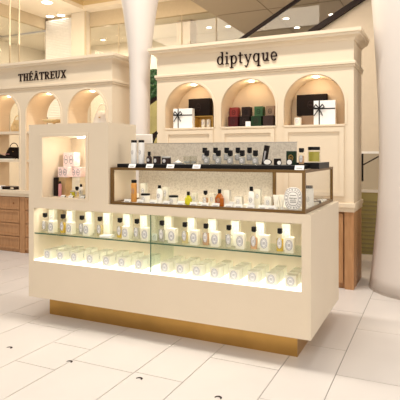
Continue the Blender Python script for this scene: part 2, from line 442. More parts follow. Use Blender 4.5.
# --- left cabinet (open through)
tx0, tx1, ty0, ty1 = -6.72, -3.761, 5.34, 5.76
the = thing('arched_open_cabinet', 'cream cabinet of open see-through arches on oak drawers, left, with dark capital lettering', 'cabinet', ((tx0+tx1)/2, 5.55, 0))
tpx, tpy = (tx0+tx1)/2, 5.55
def tlc(mb):
    for v in mb.bm.verts: v.co -= Vector((tpx, tpy, 0))
    return mb
AT = [-4.165, -4.911, -5.660, -6.405]
AT.sort()
b = MB(); arch_front(b, tx0, tx1, .885, 2.30, AT, .885, RR-.012, 1.945, ty0, ty1); tlc(b).build('body', 'cab_paint', the)
cabinet_top(the, tx0, tx1, ty0, ty1, tpx, tpy)
for c in AT:
    b = MB(); r = RR-.012
    b.ring(c, 1.945, r+.022, r+.022, .022, .022, ty0-.008, ty0, 0, PI, 28)
    b.box(c-r-.022, c-r, ty0-.008, ty0, .885, 1.945); b.box(c+r, c+r+.022, ty0-.008, ty0, .885, 1.945)
    tlc(b).build('arch_trim', 'cab_paint', the)
    b = MB(); n = 24; q = []; r2 = r-.003
    q = [(c-r2, .886)]+[(c+r2*math.cos(PI-PI*k/n), 1.945+r2*math.sin(PI-PI*k/n)) for k in range(n+1)]+[(c+r2, .886)]
    A = [b.bm.verts.new((x, ty0+.012, z)) for x, z in q]; B = [b.bm.verts.new((x, ty1-.005, z)) for x, z in q]
    e = lambda x: .002 if x < c else -.002
    A2 = [b.bm.verts.new((x+e(x), ty0+.012, z-.002)) for x, z in q]; B2 = [b.bm.verts.new((x+e(x), ty1-.005, z-.002)) for x, z in q]
    for i in range(len(q)-1):
        b.bm.faces.new((A[i], A[i+1], B[i+1], B[i])); b.bm.faces.new((A2[i], B2[i], B2[i+1], A2[i+1])); b.bm.faces.new((A[i], A2[i], A2[i+1], A[i+1])); b.bm.faces.new((B[i], B[i+1], B2[i+1], B2[i]))
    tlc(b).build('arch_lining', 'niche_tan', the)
    b = MB(); b.lathe([(.030, 2.238), (.034, 2.251)], c, ty0+.13); tlc(b).build('downlight', 'lamp', the)
    for z in (1.285, 1.690):
        b = MB(); b.box(c-r2+.003, c+r2-.003, ty0+.014, ty1-.01, z, z+.035); tlc(b).build('shelf', 'cab_paint', the)
b = MB(); b.box(tx0, tx1+.02, ty0-.045, ty1+.02, .835, .884); b.box(tx0, tx1+.01, ty0-.025, ty1, .795, .835); tlc(b).build('worktop', 'cab_paint', the, bev=.004)
b = MB(); b.box(tx0, tx1, ty0+.02, ty1, 0, .795); 
for c in [-3.761-.045]+[a-.373 for a in AT]: b.box(c-.045, c+.045, ty0-.008, ty0+.02, 0, .795)
tlc(b).build('wooden_base', 'oak', the)
for c in AT:
    for k in range(4):
        z0 = .045+k*.188; z1 = z0+.176; a0, a1 = c-.318, c+.318
        d = MB(); d.box(a0, a1, ty0+.006, ty0+.02, z0, z1)
        fw = .03
        for q in ((a0, a1, z1-fw, z1), (a0, a1, z0, z0+fw), (a0, a0+fw, z0+fw, z1-fw), (a1-fw, a1, z0+fw, z1-fw)): d.box(q[0], q[1], ty0-.006, ty0+.006, q[2], q[3])
        dr = tlc(d).build('drawer', 'oak', the)
        if k == 3:
            for kx in (-.2, .2):
                h = MB(); h.lathe([(.008, 0), (.011, .008), (.008, .016)], 0, 0, 10)
                for v in h.bm.verts: v.co = Vector((v.co.x+c+kx, ty0-.006-v.co.z+.012, v.co.y+(z0+z1)/2))
                tlc(h).build('knob', 'oak_dark', dr)

# signs
s = thing('shop_sign', 'dark brown lowercase lettering diptyque on the right cabinet frieze', 'sign', (-2.285, dy0-.016, 2.430))
word(s, 'diptyque', .722, .096, 'sign_brown', .015, gap=.18)
s = thing('shop_sign', 'dark brown capital lettering THÉÂTREUX on the left cabinet frieze', 'sign', (-5.355, ty0-.016, 2.430))
word(s, 'THÉÂTREUX', .853, .074, 'sign_brown', .015, gap=.14)

# ------------------------------------------------------------------ SMALL GOODS
def oval_label(parent, z, rx, rz, y, ink='grey_ink', rings=True, paper='white_card'):
    m = MB()
    m.prism([(rx*math.cos(2*PI*k/24), z+rz*math.sin(2*PI*k/24)) for k in range(24)], y-.0008, y)
    lb = m.build('label', paper, parent)
    m = MB(); m.ring(0, z, rx*.98, rz*.98, rx*.13, rx*.13, y-.0016, y-.0008); m.ring(0, z, rx*.70, rz*.74, rx*.09, rx*.09, y-.0016, y-.0008)
    for q in (-.18, 0, .18): m.box(-rx*.38, rx*.38, y-.0016, y-.0008, z+q*rz-rz*.04, z+q*rz+rz*.04)
    m.build('print', ink, lb)
    return lb
def empty(name='x'):
    o = bpy.data.objects.new(name, None); o.empty_display_size = .03; C.objects.link(o); return o
def mk_box(name, w, d, h, mat, lab=None, bev=.0015, ink='grey_ink', paper=None):
    def f():
        r = empty(name); m = MB(); m.box(-w/2, w/2, -d/2, d/2, 0, h); m.build('carton', mat, r, bev=bev, seg=1)
        if lab: oval_label(r, h*lab[0], lab[1], lab[2], -d/2, ink, paper=paper or 'white_card')
        return r
    return f
def mk_bottle(w, d, h, liq, hn=.018, cap=(.012, .032), oval=True, frac=.74, capmat='black', ink='grey_ink'):
    """flat-shouldered perfume bottle: body, liquid, collar, cap, oval label"""
    def f():
        r = empty('perfume_bottle')
        m = MB(); m.box(-w/2, w/2, -d/2, d/2, 0, h); m.build('glass_body', 'glass', r, bev=min(w, d)*.16, seg=2)
        m = MB(); t = .004; m.box(-w/2+t, w/2-t, -d/2+t, d/2-t, .006, h*frac+.0); m.build('perfume', liq, r, bev=.003, seg=1)
        m = MB(); m.lathe([(cap[0]*.72, h), (cap[0]*.72, h+hn)]); m.build('collar', 'black', r)
        m = MB(); c = cap[0]; m.box(-c, c, -c*.9, c*.9, h+hn*.4, h+hn*.4+cap[1]); m.build('cap', capmat, r, bev=.003, seg=2)
        if oval: oval_label(r, h*.5, w*.34, h*.30, -d/2, ink)
        return r
    return f
ORD = ['first','second','third','fourth','fifth','sixth','seventh','eighth']

# niche shelf, upper level
ZS = .7248
B = {k: Kind(mk_bottle(.052, .032, .126, liq, hn=.008, cap=(.0155, .034))) for k, liq in (('c','liq_clear'),('y','liq_yellow'),('p','liq_pale'),('r','liq_rose'))}
NAMES = {'c':'clear','y':'yellow','p':'pale yellow','r':'peach tinted'}
TALL = Kind(mk_box('perfume_carton', .062, .045, .184, 'ivory_box', (.60, .017, .030), ink='soft_ink'))
FRONT = Kind(mk_box('perfume_carton', .061, .056, .108, 'ivory_box', (.5, .025, .036)))
caps = [45,63,82,100,120,137,162,185,206,229,254,280]
kinds = 'cycpyccryrry'
kinds = 'cycpyccprcry'
fronts = [52,70,87,None,126,145.5,173,195,216,241,265,290]
for i, (p, kd) in enumerate(zip(caps, kinds)):
    left = i < 6; j = i if left else i-6
    side = 'left bay' if left else 'right bay'
    x = wx(p, 3.352)
    B[kd].put((x, 3.352, ZS), f'{NAMES[kd]} bottle with black cap, {ORD[j]} from left on niche shelf, {side}', 'perfume bottle', 'black capped bottles on the niche glass shelf')
    TALL.put((wx(p+8 if left else p+7, 3.46), 3.46, ZS), f'tall ivory carton behind the {ORD[j]} capped bottle, niche shelf {side}', 'box', 'tall cartons on the niche glass shelf')
    if fronts[i]:
        sc = 1 if i > 5 else 1
        FRONT.put((wx(fronts[i]+(.8 if left else 0), 3.365), 3.365, ZS), f'short ivory carton right beside the {ORD[j]} capped bottle, niche shelf {side}', 'box', 'short cartons on the niche glass shelf', sc=(1, 1, .92 if i < 6 else 1))
m = MB(); m.box(-.05, .05, -.035, .035, 0, .018); o = m.build('card_block', 'white_card', bev=.002); o.location = (wx(107, 3.36), 3.36, ZS)
tag(o, 'low white display block on the niche glass shelf, left bay, near its middle', 'display block')
m = MB(); m.prism([(-.022,0),(.022,0),(.022,.055),(-.022,.055)], 0, .002); o = m.build('label_card', 'white_card'); oval_label(o, .028, .012, .018, 0)
o.location = (wx(154.5, 3.38), 3.38, ZS); tag(o, 'small upright label card right beside the glass divider of the niche shelf', 'card')

# niche bottom: rows of cube cartons, front / middle / rear
CUBE = Kind(mk_box('candle_carton', .074, .078, .080, 'ivory_box', (.5, .026, .032), ink='soft_ink'))
bot = [47,60,73.6,89.6,106,121.4,138.4,164.4,180,196.4,214.4,233.5,252.4,271,290.4]
for row, (yy, nm) in enumerate(((3.362,'front'),(3.462,'middle'),(3.562,'rear'))):
    for i, p in enumerate(bot):
        left = i < 7; j = i if left else i-7
        CUBE.put((wx(p, 3.322), yy, .4975), f'{nm} cube carton, {ORD[j]} file from left, lit niche floor, {"left" if left else "right"} bay', 'box', 'cube cartons on the lit niche floor')

# ---- inside the glass case
ZC = CZ0+.0105
def put_case(maker, p, Y, label, cat, group=None, rz=0, z=ZC, tilt=None):
    o = maker(); o.location = (wx(p, Y), Y, z); o.rotation_euler = (tilt or 0, 0, rz)
    return tag(o, label, cat, group)
def mk_jar(r_, h, mat='cream_box', lid='black', lidh=.014):
    def f():
        r = empty('cosmetic_jar'); m = MB(); m.lathe([(r_*.92, 0), (r_, .004), (r_, h-.004), (r_*.96, h)], n=24); m.build('jar_body', mat, r, smooth=False)
        m = MB(); m.lathe([(r_*1.02, h), (r_*1.02, h+lidh-.002), (r_*.97, h+lidh)], n=24); m.build('lid', lid, r)
        oval_label(r, h*.5, r_*.4, h*.33, -r_*1.0, 'soft_ink')
        return r
    return f
def mk_round_bottle(prof, mat, capr, capz0, capz1, lab=True, capmat='black', sy=.6, labz=.06, labr=(.013,.018), ink='grey_ink', paper='white_card', name='bottle'):
    def f():
        r = empty(name); m = MB(); m.lathe(prof, sy=sy, n=24); m.build('bottle_body', mat, r, smooth=False)
        m = MB(); m.lathe([(capr, capz0), (capr, capz1-.002), (capr*.9, capz1)]); m.build('cap', capmat, r)
        rad = max(a for a, _ in prof)
        if lab: oval_label(r, labz, labr[0], labr[1], -rad*sy-.0002, ink, paper=paper)
        return r
    return f
G2 = 'products in the glass case'
Yc = 3.45
put_case(mk_round_bottle([(.023,0),(.025,.006),(.025,.145),(.02,.155)], 'orange_plastic', .022, .155, .178, labz=.09, labr=(.014,.022), paper='orange_plastic', sy=.8), 134, Yc, 'tall orange bottle with black cap at the left end of the glass case', 'bottle', G2)
put_case(mk_box('carton', .045, .04, .150, 'ivory_box', (.6,.012,.02)), 144, Yc+.05, 'tall beige carton right beside the orange bottle in the glass case', 'box', G2)
put_case(mk_jar(.036, .062), 145.5, 3.40, 'wide cream jar with black lid in front of the tall beige carton', 'jar', G2)
put_case(mk_round_bottle([(.023,0),(.026,.006),(.026,.10),(.012,.118)], 'white_card', .013, .118, .142, labz=.06), 159.5, Yc-.02, 'white bottle with black cap between the two wide cream jars', 'bottle', G2)
put_case(mk_box('carton', .048, .04, .125, 'ivory_box', (.6,.010,.03)), 166, Yc+.04, 'cream carton right behind the white bottle in the left of the case', 'box', G2)
put_case(mk_jar(.036, .055), 173.5, 3.41, 'wide cream jar with black lid left of the lime yellow bottle', 'jar', G2)
put_case(mk_round_bottle([(.022,0),(.029,.01),(.030,.045),(.018,.066),(.008,.074)], 'liq_lime', .012, .074, .102, lab=False), 188.3, 3.42, 'rounded lime yellow bottle with black cap in the glass case', 'bottle', G2)
put_case(mk_box('carton', .042, .04, .085, 'ivory_box', (.5,.010,.02)), 195, Yc+.06, 'small cream carton just right of the lime yellow bottle', 'box', G2)
put_case(mk_bottle(.044, .03, .078, 'liq_rose', cap=(.013,.026)), 205.5, 3.45, 'peach tinted flat bottle with black cap left of the amber bottle', 'bottle', G2)
put_case(mk_box('carton', .042, .04, .085, 'ivory_box', (.5,.010,.02)), 212.5, Yc+.07, 'small cream carton between the peach and the amber bottles', 'box', G2)
put_case(mk_round_bottle([(.031,0),(.034,.006),(.034,.062),(.020,.088),(.010,.098)], 'liq_amber', .013, .098, .128, labz=.05, labr=(.012,.016), paper='orange_plastic', sy=.75), 219.5, 3.41, 'deep amber bottle with black cap near the middle of the glass case', 'bottle', G2)
put_case(mk_box('carton', .046, .045, .118, 'cream_box'), 227.5, Yc+.04, 'tall plain cream carton right behind the amber bottle', 'box', G2)
put_case(mk_box('soap_box', .038, .03, .040, 'white_card'), 232, 3.40, 'tiny white box right in front of the tall plain cream carton', 'box', G2)
put_case(mk_box('carton', .058, .045, .075, 'cream_box', (.5,.012,.02), ink='soft_ink'), 239, 3.47, 'wide cream carton left of the white dark-capped bottle', 'box', G2)
put_case(mk_round_bottle([(.020,0),(.022,.006),(.022,.108),(.012,.120)], 'white_card', .013, .120, .152, labz=.055), 251.3, 3.44, 'slim white bottle with black cap near the right of the glass case', 'bottle', G2)
put_case(mk_box('carton', .048, .04, .132, 'ivory_box', (.62,.012,.018)), 258, 3.48, 'cream carton right beside the slim white bottle', 'box', G2)
put_case(mk_box('carton', .050, .04, .085, 'cream_box', (.5,.012,.02), ink='soft_ink'), 268.5, 3.44, 'short cream carton left of the white tube', 'box', G2)
def mk_tube():
    r = empty('cream_tube'); m = MB(); m.lathe([(.013,0),(.015,.014)], n=16); m.build('cap', 'white_card', r)
    m = MB(); A = []
    for z, rx, ry in ((.015,.014,.014),(.05,.018,.011),(.085,.021,.004),(.10,.022,.0015)):
        A.append([m.bm.verts.new((rx*math.cos(2*PI*k/16), ry*math.sin(2*PI*k/16), z)) for k in range(16)])
    for P, Q in zip(A, A[1:]):
        for k in range(16): m.bm.faces.new((P[k], P[(k+1)%16], Q[(k+1)%16], Q[k]))
    m.bm.faces.new(A[0][::-1]); m.bm.faces.new(A[-1]); m.build('tube_body', 'cream_box', r)
    return r
put_case(mk_tube, 276, 3.42, 'flattened white tube standing on its cap left of the big oval plaque', 'tube', G2)
put_case(mk_tube, 281.5, 3.46, 'cream tube standing half behind the big oval plaque', 'tube', G2)
# big oval plaque
def mk_plaque():
    r = empty('oval_plaque'); m = MB(); se = lambda t, e=.8: math.copysign(abs(t)**e, t)
    pts = [(.062*se(math.cos(2*PI*k/40)), .080+.079*se(math.sin(2*PI*k/40))) for k in range(40)]
    m.prism(pts, -.008, .008); m.build('plaque_body', 'white_card', r, bev=.002, seg=1)
    for s_, tk, mt in ((.97,.004,'soft_ink'), (.86,.010,'soft_ink'), (.62,.003,'grey_ink')):
        m = MB(); n = 40
        for k in range(n):
            P = [(q*.062*se(math.cos(2*PI*kk/n)), .080+q*.079*se(math.sin(2*PI*kk/n))) for kk, q in ((k,s_),(k+1,s_),(k+1,s_-tk/.062),(k,s_-tk/.062))]
            if s_ == .86 and k % 2: continue
            m.prism(P, -.0092, -.0082)
        m.build('border_print', mt, r)
    w_ = empty('lettering'); w_.parent = r; w_.location = (-.026, -.0094, .078)
    gs = [glyph(ch, .001) for ch in 'diptyque']; tot = sum(w for _, w in gs)+.18*7; x = 0
    big = MB()
    for g_, w in gs:
        me = bpy.data.meshes.new('t'); 
        for v in g_.bm.verts: v.co = Vector(((v.co.x+x)*.052/tot, v.co.y-.0005, v.co.z*.0085))
        g_.bm.to_mesh(me); big.bm.from_mesh(me); g_.bm.free(); x += w+.18
    C.objects.unlink(w_); bpy.data.objects.remove(w_)
    for v in big.bm.verts: v.co += Vector((-.026, -.0090, .078))
    for q in (-.016, -.026, .022): big.box(-.022, .022, -.0095, -.0085, .080+q, .083+q)
    big.build('lettering', 'black_card', r)
    return r
put_case(mk_plaque, 293.3, 3.40, 'large white oval plaque with dark border and lettering at the right of the case', 'plaque', rz=0)
# right end of the case, deeper
put_case(mk_round_bottle([(.036,0),(.038,.006),(.038,.130),(.034,.137)], 'white_card', .030, .137, .158, lab=True, labz=.06, sy=.8), 308.5, 3.66, 'white wide bottle with black cap behind the right corner post of the case', 'bottle', G2)
put_case(mk_jar(.032, .040, 'clear_plastic', 'clear_plastic', .010), 319.5, 4.035, 'small clear glass jar at the right end of the glass case', 'jar', G2)
put_case(mk_jar(.030, .022, 'black', 'steel', .006), 317.2, 3.93, 'flat dark tin at the right end of the glass case', 'tin', G2)
put_case(mk_box('soap_box', .05, .07, .018, 'cream_box'), 315, 3.85, 'flat cream box lying behind the right corner post of the case', 'box', G2)
put_case(mk_box('soap_box', .06, .07, .014, 'white_card'), 322.7, 4.14, 'flat white box lying behind the clear jar at the case end', 'box', G2)

# price cards along the front of the case floor
def mk_card(w=.046, h=.030, base=True):
    def f():
        r = empty('price_card'); m = MB(); m.prism([(0,0),(.004,0),(.020,h),(.016,h)], -w/2, w/2, 'x'); m.build('card', 'white_card', r)
        m = MB(); m.box(-w*.3, w*.3, .022, .034, 0, .012); m.build('foot', 'black', r)
        m = MB(); m.prism([(.0028,h*.3),(.0040,h*.3),(.0078,h*.5),(.0066,h*.5)], -w*.32, w*.32, 'x'); m.build('print', 'soft_ink', r)
        return r
    return f
PC = Kind(mk_card(.060, .030)); pcs = [126.5,139.5,152,165.5,180,193,204,215,228,238,250,262,271]
near = ['orange bottle','leftmost cream jar','leftmost cream jar, right side','white bottle','second cream jar','lime yellow bottle','peach bottle','amber bottle','tiny white box','wide cream carton','slim white bottle','short cream carton','white tube']
for p, nn in zip(pcs, near):
    PC.put((wx(p, 3.338), 3.338, ZC), f'small white price card on the case floor before the {nn}', 'price card', 'price cards on the case floor')

# ---- on top of the case
ZT = CZ1+.0005
x_a, x_b = wx(120, 3.36), wx(302, 3.36)
m = MB(); m.box(x_a, x_b, 3.318, 3.56, 0, .029); o = m.build('display_tray', 'black', bev=.002, seg=1); o.location = (0,0,ZT)
tag(o, 'long black display tray running along the front top of the glass case', 'tray')
ZR = ZT+.0295
G3 = 'products on top of the glass case'
def put_top(maker, p, Y, label, cat, group=G3, rz=0, z=ZR, tilt=None): return put_case(maker, p, Y, label, cat, group, rz, z, tilt)
wb = mk_round_bottle([(.022,0),(.0245,.005),(.0245,.160),(.022,.168)], 'white_card', .023, .168, .188, labz=.09, labr=(.010,.018), sy=1)
put_top(wb, 134, 3.40, 'tall white cylindrical bottle with black cap, left of the pair beside the tower', 'bottle')
put_top(wb, 141.4, 3.40, 'tall white cylindrical bottle with black cap, right of the pair beside the tower', 'bottle')
put_top(mk_round_bottle([(.020,0),(.023,.006),(.023,.048),(.009,.066)], 'dark_brown', .012, .066, .096, labz=.030, labr=(.012,.014), sy=.8), 149.2, 3.39, 'small dark shouldered bottle right of the two tall white bottles', 'bottle')
put_top(mk_jar(.030, .050, 'dark_brown', 'black', .010), 157, 3.41, 'short dark brown candle jar on the case top, left one', 'candle')
put_top(mk_jar(.036, .046, 'dark_brown', 'frost', .012), 166.3, 3.43, 'wider dark candle jar with grey lid on the case top', 'candle')
def mk_tray_low():
    r = empty('soap_dish'); m = MB(); m.lathe([(.030,0),(.040,.010),(.040,.013),(.03,.006)], n=24); m.build('dish', 'white_card', r)
    m = MB(); m.lathe([(.020,.008),(.022,.016),(.016,.024),(.004,.028)], n=20); m.build('soap', 'cream_box', r)
    m = MB(); m.lathe([(.003,.028),(.006,.034),(.001,.040)], n=10); m.build('knob', 'steel', r)
    return r
put_top(mk_tray_low, 178, 3.40, 'low white dish with rounded top between dark jars and clear glass', 'dish')
def mk_tumbler():
    r = empty('glass_tumbler'); m = MB(); R = []
    for rr, z in ((.026,0),(.027,.003),(.029,.060),(.027,.060),(.025,.006)):
        R.append([m.bm.verts.new((rr*math.cos(2*PI*k/24), rr*math.sin(2*PI*k/24), z)) for k in range(24)])
    for A_, B_ in zip(R, R[1:]):
        for k in range(24): m.bm.faces.new((A_[k], A_[(k+1)%24], B_[(k+1)%24], B_[k]))
    m.bm.faces.new(R[0][::-1]); m.bm.faces.new(R[-1]); m.build('glass_wall', 'clear_plastic', r)
    m = MB(); m.lathe([(.022,.007),(.022,.022)], n=20); m.build('wax', 'frost', r)
    return r
put_top(mk_tumbler, 187, 3.42, 'clear glass tumbler, left of two at the middle of the case top', 'glass')
put_top(mk_tumbler, 193.5, 3.47, 'clear glass tumbler nearest the rows of black capped bottles', 'glass')
BT = Kind(mk_bottle(.048, .030, .060, 'frost', hn=.010, cap=(.0155, .040), frac=.9, ink='soft_ink'))
for j, (a, c) in enumerate(((205.5,206.8),(216.3,218.4),(227.4,230.3),(238.7,242.3),(250.3,255.5))):
    BT.put((wx(a-.7, 3.53), 3.53, ZR+.022), f'grey bottle with black cap, back row on case top, {ORD[j]} from the left', 'perfume bottle', 'black capped bottles on the case top')
    BT.put((wx(c, 3.40), 3.40, ZR), f'grey bottle with black cap, front row on case top, {ORD[j]} from the left', 'perfume bottle', 'black capped bottles on the case top')
m = MB(); m.box(wx(200, 3.53), wx(258, 3.53), 3.505, 3.558, 0, .0215); o = m.build('riser', 'clear_plastic'); o.location = (0,0,ZR); tag(o, 'low clear riser under the back row of black capped bottles', 'riser')
def mk_slab():
    r = empty('black_carton'); m = MB(); m.box(-.0145, .0145, -.02, .02, 0, .140); m.build('carton', 'black_card', r, bev=.001, seg=1)
    m = MB(); m.box(-.006, .006, -.0207, -.0200, .02, .10); m.build('print', 'soft_ink', r); return r
o = put_top(mk_slab, 264, 3.43, 'narrow black carton leaning right of the black capped bottles', 'box'); o.rotation_euler = (0, .17, 0)
def mk_disc():
    r = empty('round_tester'); m = MB(); pts = [(.021*math.cos(2*PI*k/24), .021+.021*math.sin(2*PI*k/24)) for k in range(24)]
    m.prism(pts, -.003, .003); m.build('rim', 'black', r)
    m = MB(); pts = [(.017*math.cos(2*PI*k/24), .021+.017*math.sin(2*PI*k/24)) for k in range(24)]; m.prism(pts, -.0045, -.003); m.build('face', 'white_card', r); return r
o = put_top(mk_disc, 267.5, 3.335, 'round white faced disc in black rim, largest, in front of the leaning carton', 'disc'); o.scale = (1.5, 1, 1)
o = put_top(mk_disc, 279.3, 3.335, 'small round white disc in black rim, middle of the three on the tray', 'disc'); o.scale = (.8, 1, .8)
o = put_top(mk_disc, 289.5, 3.335, 'round white disc in black rim, rightmost of the three on the tray', 'disc')
put_top(mk_box('black_block', .045, .03, .045, 'black_card'), 277.5, 3.38, 'small black box behind the middle round disc', 'box')
put_top(mk_box('candle_box', .066, .04, .098, 'dark_green', (.5,.018,.024), ink='gold', paper='black_card'), 291.5, 3.50, 'dark green box with oval label left of the clear black-capped bottle', 'box')
put_top(mk_bottle(.040, .03, .088, 'liq_rose', hn=.006, cap=(.016,.028)), 301.5, 3.46, 'clear bottle with black cap left of the big yellow green candle', 'perfume bottle')
def mk_bigcandle():
    r = empty('candle'); m = MB(); m.lathe([(.046,0),(.046,.004),(.046,.088),(.044,.09)], n=28); m.build('candle_glass', 'clear_plastic', r)
    m = MB(); m.lathe([(.040,.006),(.040,.078)], n=28); m.build('wax', 'wax_olive', r)
    m = MB(); m.lathe([(.044,.090),(.044,.112),(.04,.114)], n=28); m.build('lid', 'black', r); return r
put_top(mk_bigcandle, 314, 3.70, 'big yellow green candle in clear glass with black lid on the black stand', 'candle', z=ZT+.0455)
m = MB(); m.box(-.13, .07, -.19, .19, 0, .045); o = m.build('display_stand', 'black', bev=.002, seg=1); o.location = (wx(315, 3.76), 3.76, ZT)
tag(o, 'thick black stand under the big candle at the right end of case top', 'stand')
m = MB(); m.box(-.12,.065, -.18,.18, .0451, .0453); m.build('inlay', 'steel', o)
PT = Kind(mk_card(.062, .030))
for p, nn in ((131.5,'the tall white pair of bottles'),(149,'the small shouldered bottle'),(169.8,'the wider dark candle jar'),(196,'the clear tumblers, beside the bottle rows'),(299,'the clear bottle near the right end')):
    PT.put((wx(p, 3.3), 3.3005, ZT-.0), f'white price card leaning on the black tray before {nn}', 'price card', 'price cards on the black tray')

# ---- tower window
ZW = 1.0355; Yw = 3.44
GW = 'goods in the tower window'
def pw(maker, p, Y, z, label, cat, rz=0):
    o = maker(); o.location = (wx(p, Y), Y, z); o.rotation_euler = (0,0,rz); return tag(o, label, cat, GW)
pw(mk_box('brown_carton', .085, .09, .162, 'kraft'), 65.5, 3.47, ZW, 'brown carton at the bottom of the tower window', 'box')
pw(mk_box('black_carton', .036, .04, .160, 'black_card'), 56.8, 3.42, ZW, 'narrow black carton at the left of the tower window', 'box')
pw(mk_box('beige_carton', .11, .09, .162, 'ivory_box'), 78, 3.55, ZW, 'beige carton under the right pink box in the tower window', 'box')
def mk_pink(w, d, h):
    def f():
        r = empty('pink_gift_box'); m = MB(); m.box(-w/2, w/2, -d/2, d/2, 0, h); m.build('carton', 'rose_box', r, bev=.002, seg=1)
        m = MB(); m.ring(-w*.24, h*.5, w*.17, h*.32, .004, .004, -d/2-.001, -d/2); m.ring(w*.24, h*.5, w*.17, h*.32, .004, .004, -d/2-.001, -d/2)
        m.box(-w*.32, -w*.14, -d/2-.001, -d/2, h*.46, h*.54); m.box(w*.14, w*.32, -d/2-.001, -d/2, h*.46, h*.54); m.build('print', 'grey_ink', r)
        m = MB(); m.box(-w/2+.002, w/2-.002, -d/2+.002, d/2-.002, h, h+.002); m.build('lid', 'white_card', r); return r
    return f
pw(mk_pink(.105, .09, .088), 66, 3.47, ZW+.1625, 'pink patterned gift box, lower left of the three in the tower window', 'gift box')
pw(mk_pink(.105, .09, .084), 79, 3.54, ZW+.1625, 'pink patterned gift box, lower right of the three in the tower window', 'gift box')
pw(mk_pink(.118, .09, .122), 71.8, 3.52, ZW+.2535, 'pink patterned gift box on top of the other two, tower window', 'gift box')
pw(mk_bottle(.038, .028, .055, 'liq_pale', cap=(.012,.026)), 77, 3.40, ZW, 'small perfume bottle with black cap in the tower window', 'perfume bottle')
pw(mk_tumbler, 83.5, 3.38, ZW, 'clear glass tumbler at the right of the tower window', 'glass')
pw(mk_round_bottle([(.012,0),(.014,.004),(.014,.10),(.008,.11)], 'pink_purse', .009, .11, .13, lab=False, sy=1), 60, 3.38, ZW, 'slim rose coloured bottle before the brown carton, tower window', 'bottle')
pw(mk_jar(.020, .045, 'liq_lime', 'steel', .010), 72.5, 3.36, ZW, 'small green jar before the brown carton in the tower window', 'jar')
pw(mk_round_bottle([(.016,0),(.018,.004),(.018,.075),(.010,.085)], 'white_card', .010, .085, .108, lab=True, labz=.04, labr=(.009,.014), sy=1), 81, 3.42, ZW, 'slim white bottle with black cap in the tower window', 'bottle')
PWC = Kind(mk_card(.040, .018))
for p, nn in ((62,'the brown carton'),(70,'the small perfume bottle, left side'),(81.5,'the glass tumbler')):
    PWC.put((wx(p, 3.31), 3.31, ZW), f'white price card in the tower window before {nn}', 'price card', 'price cards in the tower window')

mo = thing('monitor', 'white monitor back on a stand behind the counter tower, before the slender column', 'monitor', (-2.46, 4.02, 1.0005))
m = MB(); m.lathe([(.06, 0), (.06, .008), (.02, .014)], n=24); m.build('base', 'white_card', mo)
m = MB(); m.box(-.014, .014, -.010, .010, .014, .50); m.build('stem', 'white_card', mo)
m = MB(); m.box(-.092, .092, -.030, -.010, .44, .583); m.build('screen_back', 'white_card', mo, bev=.005)
m = MB(); m.tube((.085, .0, .50), (.135, .0, .60), .008); m.build('arm', 'black', mo)
# ---- niches of the right cabinet
ZN = 1.7145
def mk_gift(w, d, h):
    def f():
        r = empty('gift_box'); m = MB(); m.box(-w/2, w/2, -d/2, d/2, 0, h); m.build('carton', 'white_card', r, bev=.002, seg=1)
        m = MB(); t = .006; xr = -w*.24; zr = h*.66
        m.box(xr-t, xr+t, -d/2-.002, -d/2, 0, h); m.box(-w/2, w/2, -d/2-.003, -d/2, zr-t, zr+t)
        m.box(xr-t, xr+t, -d/2-.002, d/2, h, h+.002); rb = m.build('ribbon', 'black', r)
        m = MB(); y = -d/2-.012
        for sx in (-1, 1):
            m.tube((xr, y, zr), (xr+sx*.035, y-.012, zr+.045), .006); m.tube((xr+sx*.035, y-.012, zr+.045), (xr+sx*.055, y-.004, zr+.012), .005); m.tube((xr+sx*.055, y-.004, zr+.012), (xr, y, zr), .005)
            m.tube((xr, y, zr), (xr+sx*.045-.01, y+.004, zr-.075), .005)
        m.lathe([(.010, zr-.008), (.012, zr), (.010, zr+.008)], xr, y, 10); m.build('bow', 'black', rb)
        return r
    return f
def pn(maker, p, Y, z, label, cat, group=None, rz=0):
    o = maker(); o.location = (wx(p, Y), Y, z); o.rotation_euler = (0,0,rz); return tag(o, label, cat, group)
pn(mk_gift(.245, .09, .235), 184, 5.43, ZN, 'white gift box with black ribbon bow in the left niche', 'gift box', rz=.12)
def mk_panelbox(w, d, h):
    def f():
        r = empty('presentation_box'); m = MB(); m.box(-w/2, w/2, -d/2, d/2, 0, h); m.build('carton', 'black_card', r, bev=.003, seg=1)
        m = MB(); m.ring(-.01, h*.5, .034, .045, .004, .004, -d/2-.001, -d/2); m.box(-.03, .01, -d/2-.001, -d/2, h*.48, h*.52); m.build('print', 'dark_brown', r); return r
    return f
def mk_goldbox():
    r = empty('gold_box'); m = MB(); w, d, h = .24, .12, .14
    m.box(-w/2, w/2, -d/2, d/2, 0, .010); m.box(-w/2, w/2, d/2-.01, d/2, .010, h); m.box(-w/2, -w/2+.008, -d/2, d/2-.01, .010, h); m.box(w/2-.008, w/2, -d/2, d/2-.01, .010, h); m.box(-w/2, w/2, -d/2, d/2, h, h+.008)
    m.build('tray', 'gold', r); return r
pn(mk_goldbox, 205.5, 5.565, ZN, 'open gold gift box holding two white candles, left niche', 'gift box')
for p, side in ((203.5,'left'),(208.7,'right')):
    pn(mk_round_bottle([(.024,0),(.026,.004),(.026,.088),(.022,.095)], 'cream_box', .012, .095, .100, lab=True, labz=.05, capmat='cream_box', sy=1, name='candle'), p, 5.55, ZN+.0105, f'small white candle in the open gold box, {side} one of two', 'candle')
pn(mk_panelbox(.29, .09, .215), 200.6, 5.575, ZN+.1485, 'black presentation box lying over the open gold box, left niche', 'box')
